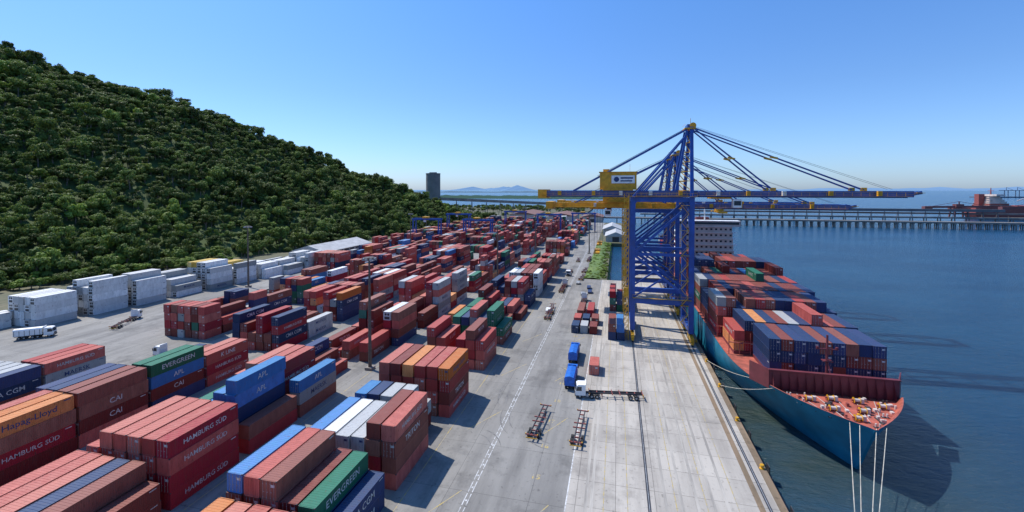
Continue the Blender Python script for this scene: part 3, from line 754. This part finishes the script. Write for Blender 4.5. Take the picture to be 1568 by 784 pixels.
def car(x,y,rot,body):
    b=MB(); prof=[(-2.1,.35),(2.1,.35),(2.15,.8),(1.2,.95),(.5,1.42),(-1.2,1.45),(-1.9,.98),(-2.15,.85)]; n=8
    vs=[(-.85,p[0],p[1]) for p in prof]+[(.85,p[0],p[1]) for p in prof]
    b.add(vs,[tuple(range(n-1,-1,-1)),tuple(range(n,2*n))]+[(i,(i+1)%n,n+(i+1)%n,n+i) for i in range(n)],1)
    for s in(-1,1):
        b.add([(s*.86,-1.6,1.0),(s*.86,.95,1.0),(s*.86,.4,1.36),(s*.86,-1.15,1.38)],[(0,1,2,3)],2)
        for yy in(-1.3,1.35): b.cyl((s*.7,yy,.33),(s*.88,yy,.33),.33,0,14)
    b.add([(-.75,1.21,.98),(.75,1.21,.98),(.68,.56,1.41),(-.68,.56,1.41)],[(0,1,2,3)],2)
    b.obj('parked_car',[m_rubber,body,m_glass],loc=(x,y,.022),rot=rot)
for x,y,r in((-15,200,.1),(-12,205,0),(-19,223,0),(-162,150,.6),(-26,170,0),(-13,214,0)): car(x,y,r,random.choice([m_white,m_steel,m_navy]))
# ---------------------------------------------------------------- masts
m_brown=simple('mast_brown',(.12,.09,.07),.6)
def mast(x,y,h=30):
    e=empty('floodlight_mast',(x,y,0)); b=MB(); b.cyl((0,0,0),(0,0,h),.48,0,12,.24); b.box(-1,1,-1,1,0,.7,1)
    b.obj('pole',[m_brown,m_pierc],e)
    b=MB(); b.cyl((0,0,h-.2),(0,0,h),1.3,0,12)
    for i in range(8):
        a=i*math.pi/4; b.box(1.5*math.cos(a)-.3,1.5*math.cos(a)+.3,1.5*math.sin(a)-.3,1.5*math.sin(a)+.3,h-.75,h-.2,1)
    b.obj('lamp_ring',[m_brown,m_steel],e)
for p in((-63.9,103.8),(-176,178),(-57,207),(-57,310),(-88,420),(-20,330),(-150,300)): mast(*p)
# ---------------------------------------------------------------- yard gantries
def rtg(x0,y):
    e=empty('yard_gantry_crane',(x0,y,0)); b=MB()
    for x in(0,25):
        for s in(-3.6,3.6): b.beam((x,s,1.5),(x,s*.8,20),1.0,.8,0); wheel(b,x,s-1,.8,.6,1,2); wheel(b,x,s+1,.8,.6,1,2)
        b.beam((x,-5,1.8),(x,5,1.8),.7,.7,0); b.beam((x,-2.9,19.5),(x,2.9,19.5),.7,.7,0); b.beam((x,-3.5,5),(x,3,16),.3,.3,0)
    b.obj('frame',[m_blue,m_rubber,m_steel],e)
    b=MB()
    for s in(-2.6,2.6): b.beam((-1.5,s,20.8),(26.5,s,20.8),.8,1.5,0); b.beam((-1.5,s*1.3,22.6),(26.5,s*1.3,22.6),.06,.06,1)
    b.box(9,14,-3,3,21.6,23,1); b.box(10,12,-2.5,-.8,18.2,20,2); b.beam((11.5,0,20),(11.5,0,13),.1,.1,2); b.box(10.3,12.7,-5,5,12.5,13,1)
    b.obj('girder_and_trolley',[m_blue,m_yellow,m_white],e)
for x,y in((-182,372),(-133,372),(-84,470),(-49,500),(-182,455),(-133,520)): rtg(x,y)
# ---------------------------------------------------------------- silo, conveyor, sheds
b=MB(); b.cyl((-303,690,0),(-303,690,74),12,0,40); b.cyl((-303,690,74),(-303,690,75.2),12.3,0,40)
for z in range(8,74,8): b.cyl((-303,690,z),(-303,690,z+.25),12.06,0,40)
b.box(-309,-297,688,692,75,77,0); b.obj('storage_silo',[m_conc])
b=MB(); p=Vector((-290,690,32)); q=Vector((-60,1000,12)); b.beam(p,q,5,5,0)
for i in range(1,12):
    c=p.lerp(q,i/12); 
    for s in(-3,3): b.beam((c.x+s,c.y,0),(c.x,c.y,c.z-2),.8,.8,0)
b.obj('elevated_conveyor',[m_pierc])
def shed(x0,x1,y0,y1,h,roof,name='warehouse'):
    e=empty(name); b=MB(); b.box(x0,x1,y0,y1,0,h,0); xm=(x0+x1)/2
    k=(y1-y0)/8
    for i in range(8): b.box(x1,x1+.05,y0+i*k+.8,y0+i*k+k-.8,h-2,h-.8,1); 
    b.box(xm-3,xm+3,y0-.06,y0,0,5 if h>5 else h-.6,1); b.obj('walls',[m_wall,m_dark],e)
    b=MB(); b.add([(x0-1,y0-1,h),(x1+1,y0-1,h),(xm,y0-1,h+4),(x0-1,y1+1,h),(x1+1,y1+1,h),(xm,y1+1,h+4)],[(0,1,2),(5,4,3),(0,2,5,3),(2,1,4,5),(0,3,4,1)],0); b.obj('roof',[roof],e)
shed(-215,-190,255,310,6,m_roof); shed(-100,-60,640,720,9,m_brownroof); shed(-50,-20,645,700,8,m_brownroof); shed(-160,-120,650,740,10,m_brownroof)
shed(-10,8,410,450,5,m_roof); shed(-14,4,470,520,6,m_roof)
shed(-250,-225,70,90,3.5,m_roof)
# ---------------------------------------------------------------- distant piers
b=MB(); y0=678
b.box(-20,2400,y0,y0+9,4.0,6.2,0)
x=0
while x<2400:
    for yy in(y0+1,y0+4.5,y0+8): b.cyl((x,yy,-7),(x,yy,4.0),.7,0,8)
    b.box(x-.9,x+.9,y0-.3,y0+9.3,3.0,4.0,0); x+=9
for s in(y0+.1,y0+8.9): b.beam((-20,s,7),(2400,s,7),.12,.12,0)
x=0
while x<2400: b.beam((x,y0+4,6),(x,y0+4,14),.2,.2,0); x+=60
b.obj('trestle_pier',[m_pierc])
m_convb=simple('conveyor_cladding',(.17,.15,.15),.6,.2,.1)
b=MB(); y0=800
b.box(40,2200,y0,y0+8,3.5,6,0); b.beam((60,y0+3,16),(560,y0+3,16),4,4.2,1); b.beam((60,y0+10,11),(900,y0+10,11),3,2.6,1)
x=48
while x<2200:
    for s in(1,7): b.cyl((x,y0+s,-7),(x,y0+s,3.5),.8,0,8)
    if x<560: b.beam((x,y0+1.5,5.5),(x,y0+3,14),.6,.6,1); b.beam((x,y0+5.5,5.5),(x,y0+3,14),.6,.6,1)
    x+=18
b.obj('conveyor_jetty',[m_pierc,m_convb])
def loader(x,y):
    b=MB(); k=.72
    for sx in(-9,9):
        for sy in(-6,6): b.beam((sx,sy,0),(sx*.8,sy*.7,20*k),1.6,1.6,0)
    b.box(-11,11,-6,6,18*k,21*k,0); b.beam((-45,0,16),(38,0,17.5),3.2,3,0); b.box(-6,4,-4,4,16,21,0); b.beam((37,0,17),(37,0,9),2,2,0); b.box(-46,-36,-4,4,12,17,0)
    b.beam((0,0,16),(0,0,25),1.2,1.2,0); b.beam((0,0,25),(34,0,18),.5,.5,0); b.beam((0,0,25),(-36,0,17),.5,.5,0)
    b.obj('ship_loader',[m_ldr],loc=(x,y,4.5))
loader(510,812); loader(610,816)
bs=empty('bulk_carrier',(745,930,0),math.pi); b=MB()
vs=[];Ls=[(-150,0),(-142,.55),(-120,1),(120,1),(140,.85),(146,.7)]
for z,k in((-3.3,.9),(5,.96),(18,1)):
    for s in(-1,1):
        for x,w in Ls: vs.append((x*(1 if z>0 else .97),s*w*21*k,z))
fs=[]
for l in range(2):
    o=l*12;o2=o+12
    for i in range(5): fs+=[(o+i,o+i+1,o2+i+1,o2+i),(o+6+i+1,o+6+i,o2+6+i,o2+6+i+1)]
    fs+=[(o+5,o+11,o2+11,o2+5)]
for i in range(5): fs.append((24+i,24+i+1,30+i+1,30+i))
b.add(vs,fs,0); b.obj('hull',[m_rustred],bs)
b=MB()
z=18
for k in range(6): b.box(100+k*2.2,130-k*.8,-19+k*1.4,19-k*1.4,z,z+2.9,0 if k>1 else 1); b.box(99+k*2.2,131-k*.8,-20+k*1.4,20-k*1.4,z+2.9,z+3.1,0); z+=3.1
b.box(110,122,-21,21,z,z+3,0); b.cyl((116,0,z+3),(116,0,z+14),1.1,1,8,.5); b.beam((116,-6,z+9),(116,6,z+9),.8,.8,1); b.box(128,136,-5,5,18,40,1)
for x in(-110,-75,-40,-5,30,65): b.box(x,x+22,-12,12,18,20.5,1); b.beam((x-6,0,18),(x-6,0,38),1.8,1.8,0); b.beam((x-6,0,37),(x+14,0,28),1.1,1.1,0)
b.obj('superstructure',[m_cream,m_rustred],bs)
# ---------------------------------------------------------------- far land & mountains
def ridge(name,x0,x1,y,hfun,mat,n=120,depth=600):
    b=MB(); vs=[]
    for i in range(n+1):
        x=x0+(x1-x0)*i/n; h=hfun(i/n); vs+=[(x,y,-4),(x,y+depth*.5,h),(x,y+depth,-4)]
    fs=[]
    for i in range(n): fs+=[(3*i,3*i+3,3*i+4,3*i+1),(3*i+1,3*i+4,3*i+5,3*i+2)]
    b.add(vs,fs); b.obj(name,[mat],smooth=True)
def prof(seed,amp,base,freq):
    def f(t): 
        e=min(1,t*6,(1-t)*6); return (base+amp*max(0,noise.fractal(Vector((t*freq,seed,0)),1.1,2.1,4)+.35))*e
    return f
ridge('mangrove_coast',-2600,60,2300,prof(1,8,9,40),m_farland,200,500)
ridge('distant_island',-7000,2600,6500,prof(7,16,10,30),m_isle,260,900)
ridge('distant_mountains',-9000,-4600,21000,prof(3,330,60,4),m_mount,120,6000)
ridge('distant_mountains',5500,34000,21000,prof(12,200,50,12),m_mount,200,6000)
b=MB()
for i in range(6):
    x=2300+i*55; y=3300
    for s in(0,18): b.beam((x+s,y,0),(x+s,y,42),3,3,0)
    b.beam((x-28,y,42),(x+45,y,42),3,3,0); b.beam((x+9,y,42),(x+9,y,60),2,2,0); b.beam((x+9,y,60),(x+42,y,44),1.2,1.2,0)
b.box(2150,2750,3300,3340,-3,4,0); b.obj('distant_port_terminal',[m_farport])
# ---------------------------------------------------------------- light, sky, camera
sd=Vector((-1,.38,0)).normalized(); el=math.radians(57); sun=Vector((sd.x*math.cos(el),sd.y*math.cos(el),math.sin(el)))
w=bpy.data.worlds.new('World'); S.world=w; w.use_nodes=True; nt=w.node_tree
sk=nt.nodes.new('ShaderNodeTexSky'); sk.sky_type='NISHITA'; sk.sun_disc=False; sk.sun_elevation=el; sk.sun_rotation=math.atan2(sun.x,sun.y); sk.air_density=1.0; sk.dust_density=.6; sk.ozone_density=1.6
bg=nt.nodes['Background']; bg.inputs['Strength'].default_value=.1
tc=N(nt,'ShaderNodeTexCoord'); sp=N(nt,'ShaderNodeSeparateXYZ'); nt.links.new(tc.outputs['Generated'],sp.inputs[0])
rp=N(nt,'ShaderNodeValToRGB'); nt.links.new(sp.outputs[2],rp.inputs[0])
cr=rp.color_ramp; cr.elements[0].position=0; cr.elements[0].color=(.44,.585,.93,1); cr.elements[1].position=.5; cr.elements[1].color=(.36,.66,1.0,1)
e_=cr.elements.new(.07); e_.color=(.42,.58,.86,1); e_=cr.elements.new(.2); e_.color=(.39,.57,.83,1)
sc=N(nt,'ShaderNodeVectorMath',operation='SCALE'); sc.inputs['Scale'].default_value=2.1; nt.links.new(mixc(nt,1.0,sk.outputs[0],rp.outputs[0],'MULTIPLY'),sc.inputs[0])
nt.links.new(sc.outputs[0],bg.inputs[0])
l=bpy.data.lights.new('sun','SUN'); l.energy=5.0; l.angle=math.radians(.5); l.color=(1,.95,.88); lo=bpy.data.objects.new('sun',l); C.objects.link(lo); lo.rotation_euler=(-sun).to_track_quat('-Z','Y').to_euler()
cam=bpy.data.cameras.new('camera'); co=bpy.data.objects.new('camera',cam); C.objects.link(co); S.camera=co
co.location=(0,0,48); cam.sensor_width=36; cam.lens=36*670/1568; co.rotation_euler=(math.radians(90-1.2),0,math.radians(13.5)); cam.shift_y=-.0561; cam.clip_end=80000; cam.clip_start=.5
S.view_settings.view_transform='Standard'; S.view_settings.look='None'; S.view_settings.exposure=0
print('containers',NC)
